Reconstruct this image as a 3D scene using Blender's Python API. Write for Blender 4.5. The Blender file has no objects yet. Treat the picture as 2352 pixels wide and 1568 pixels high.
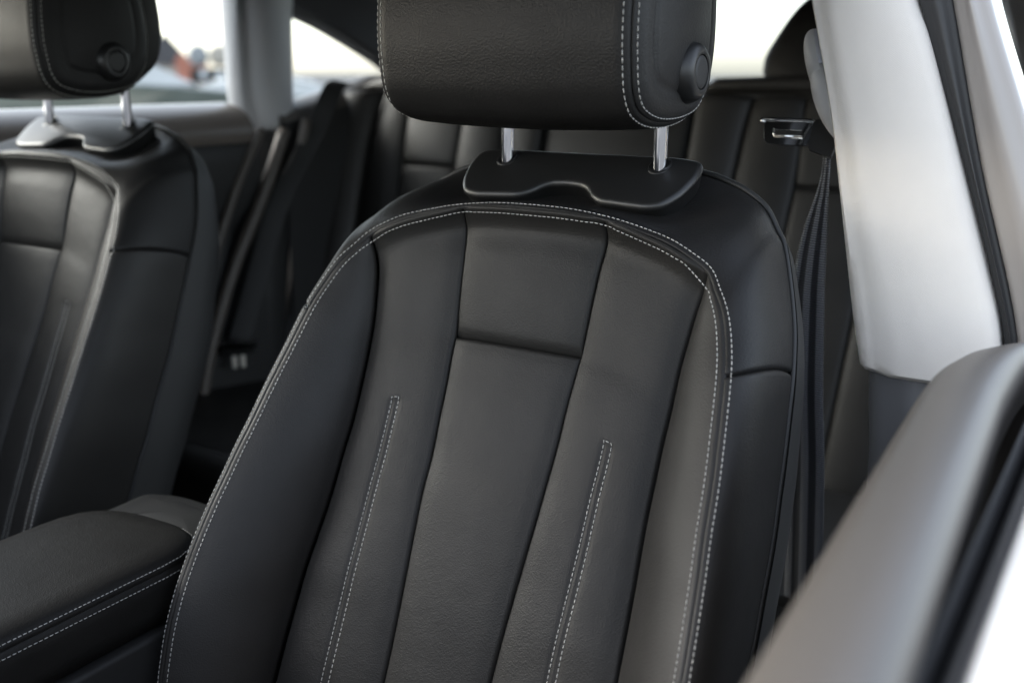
import bpy, bmesh, math, random
import numpy as np
from math import radians as R, sin, cos, pi
from mathutils import Vector, Matrix, Euler
random.seed(7)
sc = bpy.context.scene
col = sc.collection

# ------------------------------------------------------------------ camera
cam_d = bpy.data.cameras.new('camera')
cam = bpy.data.objects.new('camera', cam_d); col.objects.link(cam)
CAM = Vector((0.4908, 0.0, 1.12))
YAW, PITCH, ROLL = R(32), R(14.9), R(0.2)
d = Vector((-sin(YAW)*cos(PITCH), cos(YAW)*cos(PITCH), -sin(PITCH)))
rt = Vector((cos(YAW), sin(YAW), 0)); up = rt.cross(d)
rt2 = rt*cos(ROLL)+up*sin(ROLL); up2 = -rt*sin(ROLL)+up*cos(ROLL)
m = Matrix((rt2, up2, -d)).transposed().to_4x4(); m.translation = CAM
cam.matrix_world = m
cam_d.sensor_width = 36; cam_d.lens = 36*2313/2352
cam_d.clip_start = 0.02; cam_d.clip_end = 1500
cam_d.dof.use_dof = True; cam_d.dof.focus_distance = 0.93; cam_d.dof.aperture_fstop = 3.2
sc.camera = cam

# ------------------------------------------------------------------ sky, sun, exposure
SUN_EL, SUN_AZ = R(29), R(-112)          # azimuth measured as compass-like rotation
w = bpy.data.worlds.new('World'); sc.world = w; w.use_nodes = True
nt = w.node_tree; nt.nodes.clear()
sky = nt.nodes.new('ShaderNodeTexSky'); sky.sky_type = 'NISHITA'; sky.sun_disc = False
sky.sun_elevation = SUN_EL; sky.sun_rotation = SUN_AZ
sky.air_density = 1.0; sky.dust_density = 2.0; sky.ozone_density = 1.0
hs = nt.nodes.new('ShaderNodeHueSaturation'); hs.inputs['Saturation'].default_value = 0.5
bg = nt.nodes.new('ShaderNodeBackground'); bg.inputs['Strength'].default_value = 0.15
wo = nt.nodes.new('ShaderNodeOutputWorld')
nt.links.new(sky.outputs[0], hs.inputs['Color']); nt.links.new(hs.outputs[0], bg.inputs[0]); nt.links.new(bg.outputs[0], wo.inputs[0])
sun_d = bpy.data.lights.new('sun', 'SUN'); sun_d.energy = 0.75; sun_d.angle = R(24); sun_d.color = (1, .98, .95)
sun = bpy.data.objects.new('sun', sun_d); col.objects.link(sun)
sv = Vector((sin(SUN_AZ)*cos(SUN_EL), cos(SUN_AZ)*cos(SUN_EL), sin(SUN_EL)))
sun.rotation_euler = sv.to_track_quat('Z', 'Y').to_euler(); sun.location = (0, 0, 6)
vs = sc.view_settings
sc.display_settings.display_device = 'sRGB'
vs.view_transform = 'Standard'; vs.look = 'None'; vs.gamma = 1; vs.use_curve_mapping = False
vs.exposure = 2.28
cy = sc.cycles
cy.use_denoising = True; cy.max_bounces = 10; cy.transparent_max_bounces = 16
cy.diffuse_bounces = 7; cy.glossy_bounces = 5
cy.caustics_reflective = False; cy.caustics_refractive = False
cy.use_adaptive_sampling = True; cy.adaptive_threshold = 0.005

# ------------------------------------------------------------------ materials
def principled(name, base, rough=.5, metal=0, spec=.5, coat=0, sheen=0):
    mt = bpy.data.materials.new(name); mt.use_nodes = True
    b = mt.node_tree.nodes['Principled BSDF']
    b.inputs['Base Color'].default_value = (*base, 1); b.inputs['Roughness'].default_value = rough
    b.inputs['Metallic'].default_value = metal; b.inputs['Specular IOR Level'].default_value = spec
    b.inputs['Coat Weight'].default_value = coat
    if sheen: b.inputs['Sheen Weight'].default_value = sheen
    return mt, mt.node_tree, b
def coords(nt, scale=(1, 1, 1)):
    t = nt.nodes.new('ShaderNodeTexCoord'); mp = nt.nodes.new('ShaderNodeMapping'); mp.inputs['Scale'].default_value = scale
    nt.links.new(t.outputs['Object'], mp.inputs[0]); return mp.outputs[0]
def noise(nt, vec, scale, detail=3, rough=.5):
    n = nt.nodes.new('ShaderNodeTexNoise'); n.inputs['Scale'].default_value = scale; n.inputs['Detail'].default_value = detail
    n.inputs['Roughness'].default_value = rough; nt.links.new(vec, n.inputs['Vector']); return n.outputs['Fac']
def bump(nt, h, dist, strength, prev=None):
    b = nt.nodes.new('ShaderNodeBump'); b.inputs['Distance'].default_value = dist; b.inputs['Strength'].default_value = strength
    nt.links.new(h, b.inputs['Height'])
    if prev: nt.links.new(prev, b.inputs['Normal'])
    return b.outputs['Normal']
def ramp(nt, fac, c0, c1, p0=0, p1=1):
    r = nt.nodes.new('ShaderNodeValToRGB'); r.color_ramp.elements[0].position = p0; r.color_ramp.elements[1].position = p1
    r.color_ramp.elements[0].color = (*c0, 1); r.color_ramp.elements[1].color = (*c1, 1)
    nt.links.new(fac, r.inputs[0]); return r.outputs[0]
def leather(name, base=(.022, .0215, .021), rough=.42, scale=900, gd=.00022, spec=.5, wr=.0011):
    mt, nt, b = principled(name, base, rough, spec=spec)
    v = coords(nt)
    vo = nt.nodes.new('ShaderNodeTexVoronoi'); vo.feature = 'SMOOTH_F1'; vo.inputs['Scale'].default_value = scale
    vo.inputs['Smoothness'].default_value = .6
    # warp the cells a little so the pebbling is not regular
    nz = nt.nodes.new('ShaderNodeTexNoise'); nz.inputs['Scale'].default_value = scale*.5
    nt.links.new(v, nz.inputs['Vector'])
    mx = nt.nodes.new('ShaderNodeVectorMath'); mx.operation = 'MULTIPLY_ADD'
    mx.inputs[1].default_value = (1.1/scale,)*3
    nt.links.new(nz.outputs['Color'], mx.inputs[0]); nt.links.new(v, mx.inputs[2])
    nt.links.new(mx.outputs[0], vo.inputs['Vector'])
    n0 = bump(nt, noise(nt, v, 22, 3, .55), wr*1.6, .4)
    n1 = bump(nt, noise(nt, v, 75, 3, .6), wr*.12, .4, n0)
    n2 = bump(nt, vo.outputs['Distance'], gd*1.6, .85, n1)
    nt.links.new(n2, b.inputs['Normal'])
    rr = nt.nodes.new('ShaderNodeMapRange'); rr.inputs['To Min'].default_value = rough-.05; rr.inputs['To Max'].default_value = rough+.08
    nt.links.new(noise(nt, v, 14, 4, .6), rr.inputs['Value']); nt.links.new(rr.outputs[0], b.inputs['Roughness'])
    f = noise(nt, v, 9, 4, .6)
    nt.links.new(ramp(nt, f, [c*.85 for c in base], [c*1.2 for c in base], .3, .7), b.inputs['Base Color'])
    return mt
M = {}
M['leather'] = leather('smooth_black_leather', (.0155, .0147, .0136), .47, 720, .00015, spec=.22, wr=.0015)
M['leather_coarse'] = leather('grained_black_leather', (.0150, .0145, .0142), .44, 600, .00018, spec=.21, wr=.0005)
M['leather_side'] = leather('side_black_leather', (.0170, .0158, .0146), .47, 720, .00014, spec=.28, wr=.0006)
def simple(name, base, rough, metal=0, spec=.5, coat=0, nscale=0, ndist=0.0002, sheen=0, var=0):
    mt, nt, b = principled(name, base, rough, metal, spec, coat, sheen)
    v = coords(nt)
    if nscale: nt.links.new(bump(nt, noise(nt, v, nscale, 3), ndist, .6), b.inputs['Normal'])
    if var: nt.links.new(ramp(nt, noise(nt, v, var, 4, .6), [c*.82 for c in base], [min(1, c*1.15) for c in base], .3, .7), b.inputs['Base Color'])
    else: nt.links.new(ramp(nt, noise(nt, v, 5, 3), [c*.97 for c in base], [min(1, c*1.03) for c in base]), b.inputs['Base Color'])
    return mt
M['plastic'] = simple('satin_black_plastic', (.012, .012, .012), .38, nscale=1500, ndist=.00006)
M['soft_plastic'] = simple('matte_black_plastic', (.02, .02, .02), .55, nscale=900, ndist=.0001)
M['chrome'] = simple('polished_chrome', (.9, .9, .9), .03, 1)
M['steel'] = simple('brushed_steel', (.85, .8, .72), .5, .6)
M['thread'] = simple('pale_grey_thread', (.50, .49, .46), .7, nscale=3000, ndist=.0001)
M['piping'] = simple('black_piping', (.014, .014, .013), .5, nscale=1500, ndist=.0002)
M['dark'] = simple('dark_carpet', (.012, .012, .012), .95, nscale=300, ndist=.002)
M['trim_grey'] = simple('grey_soft_trim', (.095, .085, .075), .42, nscale=700, ndist=.0002)
M['rubber'] = simple('black_rubber', (.035, .035, .036), .5, nscale=200, ndist=.0003)
M['pillar_plastic'] = simple('pale_grey_plastic', (.60, .61, .64), .45, nscale=900, ndist=.0001)
M['dark_webbing'] = simple('black_webbing', (.016, .016, .016), .7, nscale=600, ndist=.0003)
M['aperture'] = simple('brown_grey_trim', (.075, .064, .055), .5, nscale=900, ndist=.0001)
M['lower_grey'] = simple('mid_grey_plastic', (.15, .15, .155), .3, nscale=900, ndist=.0001)
M['headliner'] = simple('dark_headliner', (.03, .03, .033), .9, nscale=600, ndist=.0004, sheen=.2)
M['white_paint'] = simple('white_car_paint', (.78, .77, .75), .25, coat=1)
M['grey_gloss'] = simple('glossy_grey_frame', (.34, .31, .285), .4, coat=.6)
M['beige_top'] = simple('door_top_trim', (.15, .13, .115), .3, nscale=800, ndist=.0002)  # base lightened to stand in for sky reflected along the far door top
M['asphalt'] = simple('asphalt', (.055, .055, .057), .9, nscale=60, ndist=.01, var=3)
M['roof_tile'] = simple('grey_roof_tiles', (.07, .07, .075), .8, nscale=4, ndist=.05, var=1)
M['red_wall'] = simple('red_brick', (.42, .17, .12), .85, nscale=8, ndist=.02, var=2)
M['render'] = simple('plaster_wall', (.42, .38, .33), .85, var=1)
M['blue_tank'] = simple('blue_grey_steel', (.25, .26, .27), .5, var=1)
M['tyre'] = simple('tyre_rubber', (.02, .02, .02), .8)
M['green_paint'] = simple('dark_green_paint', (.05, .065, .055), .3, coat=1)
M['brown_paint'] = simple('brown_grey_paint', (.11, .09, .08), .3, coat=1)
M['tail'] = simple('red_lens', (.45, .03, .02), .2, coat=1)
M['lamp_lens'] = simple('clear_lens', (.6, .62, .65), .15, coat=1)
M['bark'] = simple('bark', (.06, .05, .04), .9)
M['leaf'] = simple('leaf', (.05, .07, .03), .7)

def cloth(name, base):
    mt, nt, b = principled(name, base, .9, spec=.2, sheen=.3)
    v = coords(nt)
    a = nt.nodes.new('ShaderNodeTexWave'); a.bands_direction = 'DIAGONAL'; a.inputs['Scale'].default_value = 420; nt.links.new(v, a.inputs['Vector'])
    c = nt.nodes.new('ShaderNodeTexWave'); c.bands_direction = 'Z'; c.inputs['Scale'].default_value = 520; nt.links.new(v, c.inputs['Vector'])
    n1 = bump(nt, a.outputs['Fac'], .00022, .5); n2 = bump(nt, c.outputs['Fac'], .00018, .4, n1)
    nt.links.new(n2, b.inputs['Normal'])
    nt.links.new(ramp(nt, noise(nt, v, 40, 4), [k*.95 for k in base], base), b.inputs['Base Color'])
    return mt
M['cloth'] = cloth('pale_woven_cloth', (.82, .765, .70))
def webbing():
    mt, nt, b = principled('ribbed_webbing', (.05, .05, .06), .55, spec=.5)
    uv = nt.nodes.new('ShaderNodeUVMap')
    sp = nt.nodes.new('ShaderNodeSeparateXYZ'); nt.links.new(uv.outputs[0], sp.inputs[0])
    def m_(op, a, k=None):
        n = nt.nodes.new('ShaderNodeMath'); n.operation = op; nt.links.new(a, n.inputs[0])
        if k is not None: n.inputs[1].default_value = k
        return n.outputs[0]
    rib = m_('SINE', m_('MULTIPLY', sp.outputs['Y'], 2*pi/.0026))
    st = m_('SINE', m_('MULTIPLY', sp.outputs['X'], 2*pi*2.5))
    c = ramp(nt, m_('ADD', m_('MULTIPLY', st, .5), .5), (.018, .019, .024), (.17, .175, .19), .36, .6)
    mm = nt.nodes.new('ShaderNodeMixRGB'); mm.blend_type = 'MULTIPLY'; mm.inputs[0].default_value = 1
    nt.links.new(c, mm.inputs[1]); nt.links.new(ramp(nt, m_('ADD', m_('MULTIPLY', rib, .5), .5), (.45, .45, .45), (1.5, 1.5, 1.5), .2, .8), mm.inputs[2])
    nt.links.new(mm.outputs[0], b.inputs['Base Color'])
    n1 = bump(nt, st, .0012, .6); n2 = bump(nt, rib, .0005, .9, n1)
    nt.links.new(n2, b.inputs['Normal'])
    return mt
M['webbing'] = webbing()
def glass():
    mt = bpy.data.materials.new('window_glass'); mt.use_nodes = True; nt = mt.node_tree; nt.nodes.clear()
    o = nt.nodes.new('ShaderNodeOutputMaterial'); t = nt.nodes.new('ShaderNodeBsdfTransparent'); g = nt.nodes.new('ShaderNodeBsdfGlossy')
    t.inputs[0].default_value = (.95, .97, .96, 1); g.inputs['Roughness'].default_value = .02
    lw = nt.nodes.new('ShaderNodeLayerWeight'); f = nt.nodes.new('ShaderNodeMath'); f.operation = 'POWER'; f.inputs[1].default_value = 5
    nt.links.new(lw.outputs['Facing'], f.inputs[0]); mx = nt.nodes.new('ShaderNodeMixShader')
    nt.links.new(f.outputs[0], mx.inputs[0]); nt.links.new(t.outputs[0], mx.inputs[1]); nt.links.new(g.outputs[0], mx.inputs[2]); nt.links.new(mx.outputs[0], o.inputs[0])
    return mt
M['glass'] = glass()
M['painted_sky_glass'] = simple('painted_sky_window', (.5, .5, .48), .12, .3, coat=1)  # pale base colour stands in for bright sky mirrored in dark glass
M['car_glass'] = simple('dark_car_window', (.02, .025, .022), .06, coat=1)

# ------------------------------------------------------------------ helpers
def link(name, me, mat, parent=None):
    if mat and not me.materials: me.materials.append(mat)
    o = bpy.data.objects.new(name, me); col.objects.link(o)
    if parent: o.parent = parent
    return o
def origin_of(parent):
    p = Vector((0, 0, 0)); q = parent
    while q: p += q.location; q = q.parent
    return p
def mesh_obj(name, verts, faces, mat, parent=None, smooth=True, uvs=None, recalc=True, sharp=None):
    """verts in world coordinates; stored relative to the parent's origin"""
    off = origin_of(parent) if parent else Vector((0, 0, 0))
    me = bpy.data.meshes.new(name)
    me.from_pydata([tuple(Vector(v)-off) for v in verts], [], faces)
    if uvs:
        ul = me.uv_layers.new(name='UVMap')
        for l in me.loops: ul.data[l.index].uv = uvs[l.vertex_index]
    if recalc:
        bm = bmesh.new(); bm.from_mesh(me); bmesh.ops.recalc_face_normals(bm, faces=bm.faces); bm.to_mesh(me); bm.free()
    if smooth:
        me.polygons.foreach_set('use_smooth', [True]*len(me.polygons))
        if sharp: me.set_sharp_from_angle(angle=R(sharp))
    me.update()
    return link(name, me, mat, parent)
def empty(name, loc, label=None, cat=None, group=None, rot=(0, 0, 0)):
    o = bpy.data.objects.new(name, None); o.location = loc; o.rotation_euler = rot; o.empty_display_size = .05
    col.objects.link(o)
    if label: o['label'] = label
    if cat: o['category'] = cat
    if group: o['group'] = group
    return o
def tag(o, label, cat, group=None):
    o['label'] = label; o['category'] = cat
    if group: o['group'] = group
    return o
def cr(pts, n, closed=False):
    """Catmull-Rom through pts resampled to n points of even arc length"""
    P = np.array(pts, float); k = len(P); out = []
    if closed: idx = [(i-1) % k for i in range(k)], range(k), [(i+1) % k for i in range(k)], [(i+2) % k for i in range(k)]
    else: idx = [max(i-1, 0) for i in range(k-1)], range(k-1), [i+1 for i in range(k-1)], [min(i+2, k-1) for i in range(k-1)]
    for a, b, c, e in zip(*idx):
        for t in np.linspace(0, 1, 24, endpoint=False):
            out.append(.5*((2*P[b])+(-P[a]+P[c])*t+(2*P[a]-5*P[b]+4*P[c]-P[e])*t*t+(-P[a]+3*P[b]-3*P[c]+P[e])*t**3))
    out.append(P[0] if closed else P[-1])
    out = np.array(out); s = np.r_[0, np.cumsum(np.linalg.norm(np.diff(out, axis=0), axis=1))]
    q = np.linspace(0, s[-1], n+1 if closed else n)
    if closed: q = q[:-1]
    return np.stack([np.interp(q, s, out[:, j]) for j in range(P.shape[1])], 1)
def curvef(A):
    A = np.array(A, float); s = np.r_[0, np.cumsum(np.linalg.norm(np.diff(A, axis=0), axis=1))]
    L = s[-1]; s = s/max(L, 1e-9)
    def f(t): return np.array([np.interp(t, s, A[:, j]) for j in range(A.shape[1])])
    f.L = L; return f
def grid_faces(nu, nv, closed_u=False):
    F = []
    for j in range(nv-1):
        for i in range(nu if closed_u else nu-1):
            F.append((j*nu+i, j*nu+(i+1) % nu, (j+1)*nu+(i+1) % nu, (j+1)*nu+i))
    return F
def tube(pts, r, seg=8, caps=True):
    P = [Vector(p) for p in pts]; V = []; F = []
    T = [(P[min(i+1, len(P)-1)]-P[max(i-1, 0)]).normalized() for i in range(len(P))]
    n = T[0].orthogonal().normalized()
    for i, p in enumerate(P):
        n = (n-T[i]*n.dot(T[i])).normalized(); b = T[i].cross(n)
        rr = r[i] if hasattr(r, '__len__') else r
        for k in range(seg):
            a = 2*pi*k/seg; V.append(p+(n*cos(a)+b*sin(a))*rr)
    F = [(i*seg+k, i*seg+(k+1) % seg, (i+1)*seg+(k+1) % seg, (i+1)*seg+k) for i in range(len(P)-1) for k in range(seg)]
    if caps: F += [tuple(range(seg))[::-1], tuple((len(P)-1)*seg+k for k in range(seg))]
    return V, F
def merge(parts):
    V = []; F = []
    for v, f in parts:
        o = len(V); V += list(v); F += [tuple(i+o for i in q) for q in f]
    return V, F
def box(c, s, rot=None, bev=0):
    x, y, z = [k/2 for k in s]; V = [Vector((a*x, b*y, e*z)) for a in (-1, 1) for b in (-1, 1) for e in (-1, 1)]
    if rot is not None: V = [rot @ v for v in V]
    return [v+Vector(c) for v in V], [(0, 1, 3, 2), (4, 6, 7, 5), (0, 4, 5, 1), (2, 3, 7, 6), (0, 2, 6, 4), (1, 5, 7, 3)]
def bevel_obj(o, wd, seg=3, ang=30):
    b = o.modifiers.new('bevel', 'BEVEL'); b.width = wd; b.segments = seg; b.limit_method = 'ANGLE'; b.angle_limit = R(ang)
    return o
def frame(o, ux, uy):
    o = Vector(o); ux = Vector(ux).normalized(); uy = Vector(uy); uy = (uy-ux*uy.dot(ux)).normalized(); n = ux.cross(uy)
    return lambda a, b, h=0: o+ux*a+uy*b+n*h
def round_poly(pts, r, seg=5):
    P = [Vector(p) for p in pts]; out = []
    rs = r if hasattr(r, '__len__') else [r]*len(P)
    for i, p in enumerate(P):
        a = (P[i-1]-p); b = (P[(i+1) % len(P)]-p); rr = min(rs[i], a.length*.49, b.length*.49)
        if rr < 1e-6: out.append(p); continue
        p0 = p+a.normalized()*rr; p1 = p+b.normalized()*rr
        for k in range(seg+1):
            t = k/seg; out.append(p0*(1-t)**2+p*2*t*(1-t)+p1*t*t)
    return out
def inset(P, a):
    n = len(P); out = []
    area = sum(P[i].x*P[(i+1) % n].y-P[(i+1) % n].x*P[i].y for i in range(n))
    s = 1 if area > 0 else -1
    for i in range(n):
        t = (P[(i+1) % n]-P[i-1]); t = t.normalized() if t.length > 1e-9 else Vector((1, 0)); nn = Vector((-t.y, t.x))*s
        out.append(P[i]+nn*a)
    return out
def slab(outline, fr, profile, cap='ngon', bottom=True, crown=0, rings=10):
    """outline of 2D Vectors; profile list of (inset, height) from bottom to top"""
    V = []; F = []; n = len(outline)
    for a, h in profile:
        for p in inset(outline, a): V.append(fr(p.x, p.y, h))
    F = [(j*n+i, j*n+(i+1) % n, (j+1)*n+(i+1) % n, (j+1)*n+i) for j in range(len(profile)-1) for i in range(n)]
    if bottom: F.append(tuple(range(n))[::-1])
    last = (len(profile)-1)*n; a, h = profile[-1]
    if cap == 'ngon': F.append(tuple(range(last, last+n)))
    else:
        Q = inset(outline, a); c = sum(Q, Vector((0, 0)))/n; base = last
        xa, xb_ = min(q.x for q in Q), max(q.x for q in Q); ya, yb_ = min(q.y for q in Q), max(q.y for q in Q)
        def hh(q, t):
            u = (q.x-xa)/(xb_-xa)*2-1; v_ = (q.y-ya)/(yb_-ya)*2-1
            return h+crown*(1-u*u)*(1-v_**4)*(1-(1-t)**3)
        for k in range(1, rings+1):
            t = k/rings; b = len(V)
            for p in Q:
                q = p.lerp(c, t) if k < rings else c
                V.append(fr(q.x, q.y, hh(q, t)))
            F += [(base+i, base+(i+1) % n, b+(i+1) % n, b+i) for i in range(n)]; base = b
    return V, F
def v2(*p): return [Vector(q) for q in p]
def edge_profile(depth, r, seg=5):
    return [(0, -depth), (0, -r)]+[(r*(1-cos(t)), -r+r*sin(t)) for t in np.linspace(0, pi/2, seg+1)[1:]]
def stitches(path, normals, name, mat, parent, L=.0034, gap=.0016, r=.00043, lift=.0002):
    """row of short raised thread stitches following a path"""
    A = np.array(path, float); Nn = np.array(normals, float)
    s = np.r_[0, np.cumsum(np.linalg.norm(np.diff(A, axis=0), axis=1))]
    at = lambda q: np.array([np.interp(q, s, A[:, j]) for j in range(3)])
    nat = lambda q: np.array([np.interp(q, s, Nn[:, j]) for j in range(3)])
    V = []; F = []; q = .001; rng = random.Random(int(abs(A[0].sum())*1e4))
    while q+L < s[-1]:
        l = L*rng.uniform(.92, 1.05); pts = []; rad = []
        nrm = nat(q+l/2); nrm /= np.linalg.norm(nrm)+1e-9
        for t, h, k in ((0, -.5, .5), (.18, .25, .9), (.5, .45, 1), (.82, .25, .9), (1, -.5, .5)):
            pts.append(at(q+l*t)+nrm*(lift+h*r)); rad.append(r*k)
        v, f = tube(pts, rad, 6); o = len(V); V += v; F += [tuple(i+o for i in g) for g in f]
        q += l+gap*rng.uniform(.85, 1.15)
    return mesh_obj(name, V, F, mat, parent)

# ------------------------------------------------------------------ front seat geometry (world metres)
RIDGE = [(.000,.814,.9975),(.036,.814,.9968),(.069,.8138,.9938),(.098,.8128,.9892),(.124,.811,.983),(.146,.808,.9765),(.165,.8045,.968),(.184,.801,.957),(.1965,.790,.943),(.207,.779,.930),(.216,.766,.911),
         (.224,.748,.886),(.231,.723,.848),(.237,.699,.813),(.241,.677,.781),(.245,.659,.755),(.248,.643,.731),(.251,.626,.706),(.2535,.609,.679),(.255,.595,.655),
         (.2555,.581,.63),(.2555,.567,.60),(.254,.556,.57),(.252,.547,.54),(.248,.54,.50),(.243,.536,.46)]
KPIP = [(.000,.955,1.031),(.036,.9545,1.031),(.07,.953,1.0295),(.101,.949,1.0275),(.131,.943,1.0235),(.15,.939,1.0185),(.168,.935,1.012),(.190,.930,.998),(.205,.923,.978),(.217,.914,.960),(.236,.889,.905),
        (.2465,.863,.862),(.251,.844,.826),(.2545,.827,.793),(.257,.811,.762),(.2595,.797,.736),(.261,.783,.712),(.262,.768,.686),(.263,.754,.660),
        (.263,.741,.633),(.262,.727,.607),(.26,.711,.572),(.258,.695,.54),(.256,.68,.51),(.252,.665,.475),(.248,.65,.44)]
INS = [(.180,.805,.938),(.176,.802,.92),(.173,.795,.898),(.170,.786,.871),(.169,.775,.841),(.168,.761,.809),(.168,.746,.775),(.169,.729,.742),
       (.171,.711,.703),(.173,.693,.67),(.175,.675,.639),(.177,.660,.606),(.178,.640,.565),(.179,.62,.52),(.18,.60,.47)]
CEN = [(.078,.822,.971),(.075,.814,.944),(.073,.804,.912),(.071,.793,.874),(.070,.783,.853),(.068,.770,.823),(.067,.756,.791),
       (.065,.741,.759),(.064,.723,.726),(.061,.701,.681),(.058,.680,.637),(.056,.659,.592),(.055,.645,.563),(.053,.62,.51),(.052,.60,.47)]
NR = 600
# resample ridge and rim with a shared parameter
_rk = np.hstack([np.array(RIDGE), np.array(KPIP)])
_d = cr(_rk, NR); RD, KD = _d[:, :3], _d[:, 3:]
iC = int(np.argmin(abs(RD[:80+300, 0]-.078))); iI = int(np.argmin(np.linalg.norm(RD-np.array([.184, .801, .957]), axis=1)))
iJ = int(np.argmin(np.linalg.norm(RD-np.array([.224, .748, .886]), axis=1)))
cenC = cr([tuple(RD[iC])]+CEN, 200); insC = cr([tuple(RD[iI])]+INS, 200)
V_AX = np.array([0, .4035, .915]); W_AX = np.array([0, -.915, .4035])

def mir(A, s): A = np.array(A, float).copy(); A[..., 0] *= s; return A
def quarter(dd, r, g):
    k = np.clip(1-dd/r, 0, 1); return g*(1-np.sqrt(1-k*k*.999))
def patch(T, Bo, L, Rr, nu, nv, edges, bulge=(0, 0), fwd=W_AX, wob=0):
    """Coons patch; T,Bo functions of s, L,Rr functions of t. edges: dict side -> (radius, depth)"""
    us = .5-.5*np.cos(np.linspace(0, pi, nu)); vsn = .5-.5*np.cos(np.linspace(0, pi, nv))
    vsn = .55*vsn+.45*np.linspace(0, 1, nv)
    us = .8*us+.2*np.linspace(0, 1, nu)
    P = np.zeros((nv, nu, 3))
    c00, c10, c01, c11 = T(0), T(1), Bo(0), Bo(1)
    for j, t in enumerate(vsn):
        l, r = L(t), Rr(t)
        for i, s in enumerate(us):
            P[j, i] = (1-t)*T(s)+t*Bo(s)+(1-s)*l+s*r-((1-s)*(1-t)*c00+s*(1-t)*c10+(1-s)*t*c01+s*t*c11)
    def normals(P):
        du = np.gradient(P, axis=1); dv = np.gradient(P, axis=0); n = np.cross(du, dv)
        ln = np.linalg.norm(n, axis=2, keepdims=True); n = np.where(ln > 1e-14, n/np.maximum(ln, 1e-14), fwd)
        sg = np.sign((n*fwd).sum(2, keepdims=True)); sg[sg == 0] = 1
        return n*sg
    N = normals(P)
    wu = np.r_[0, 0]; du = np.zeros((nv, nu)); dl = np.zeros((nv, nu))
    seg = np.linalg.norm(np.diff(P, axis=1), axis=2); cu = np.concatenate([np.zeros((nv, 1)), np.cumsum(seg, 1)], 1)
    segv = np.linalg.norm(np.diff(P, axis=0), axis=2); cv = np.concatenate([np.zeros((1, nu)), np.cumsum(segv, 0)], 0)
    D = {'L': cu, 'R': cu[:, -1:]-cu, 'T': cv, 'B': cv[-1:]-cv}
    off = np.zeros((nv, nu))
    for k, (r, g) in edges.items(): off = np.maximum(off, quarter(D[k], r, g))
    S = np.tile(us, (nv, 1)); Tt = np.tile(vsn[:, None], (1, nu))
    soft = np.zeros((nv, nu))
    for k, (r, g) in edges.items():
        if g > .0035: soft = soft+.0016*np.exp(-(D[k]/.011)**2)
    off = -off-soft+bulge[0]*4*S*(1-S)*np.clip(cu[:, -1:]/.1, 0, 1)+bulge[1]*np.sin(pi*Tt)
    Q = P+N*off[..., None]
    return Q, normals(Q), D, us, vsn
def patch_obj(name, Q, mat, parent, sharp=None):
    nv, nu = Q.shape[:2]
    return mesh_obj(name, [tuple(p) for p in Q.reshape(-1, 3)], grid_faces(nu, nv), mat, parent, recalc=False)
def iso(Q, N, D, side, dist):
    """path on the patch at a distance from one side"""
    A = []; B = []
    if side in 'LR':
        for j in range(Q.shape[0]):
            dd = D[side][j]
            if dd.max() <= dist*1.05: continue
            o = np.argsort(dd); A.append([np.interp(dist, dd[o], Q[j, o, k]) for k in range(3)]); B.append([np.interp(dist, dd[o], N[j, o, k]) for k in range(3)])
    else:
        for i in range(Q.shape[1]):
            dd = D[side][:, i]; o = np.argsort(dd)
            A.append([np.interp(dist, dd[o], Q[o, i, k]) for k in range(3)]); B.append([np.interp(dist, dd[o], N[o, i, k]) for k in range(3)])
    return np.array(A), np.array(B)

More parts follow.
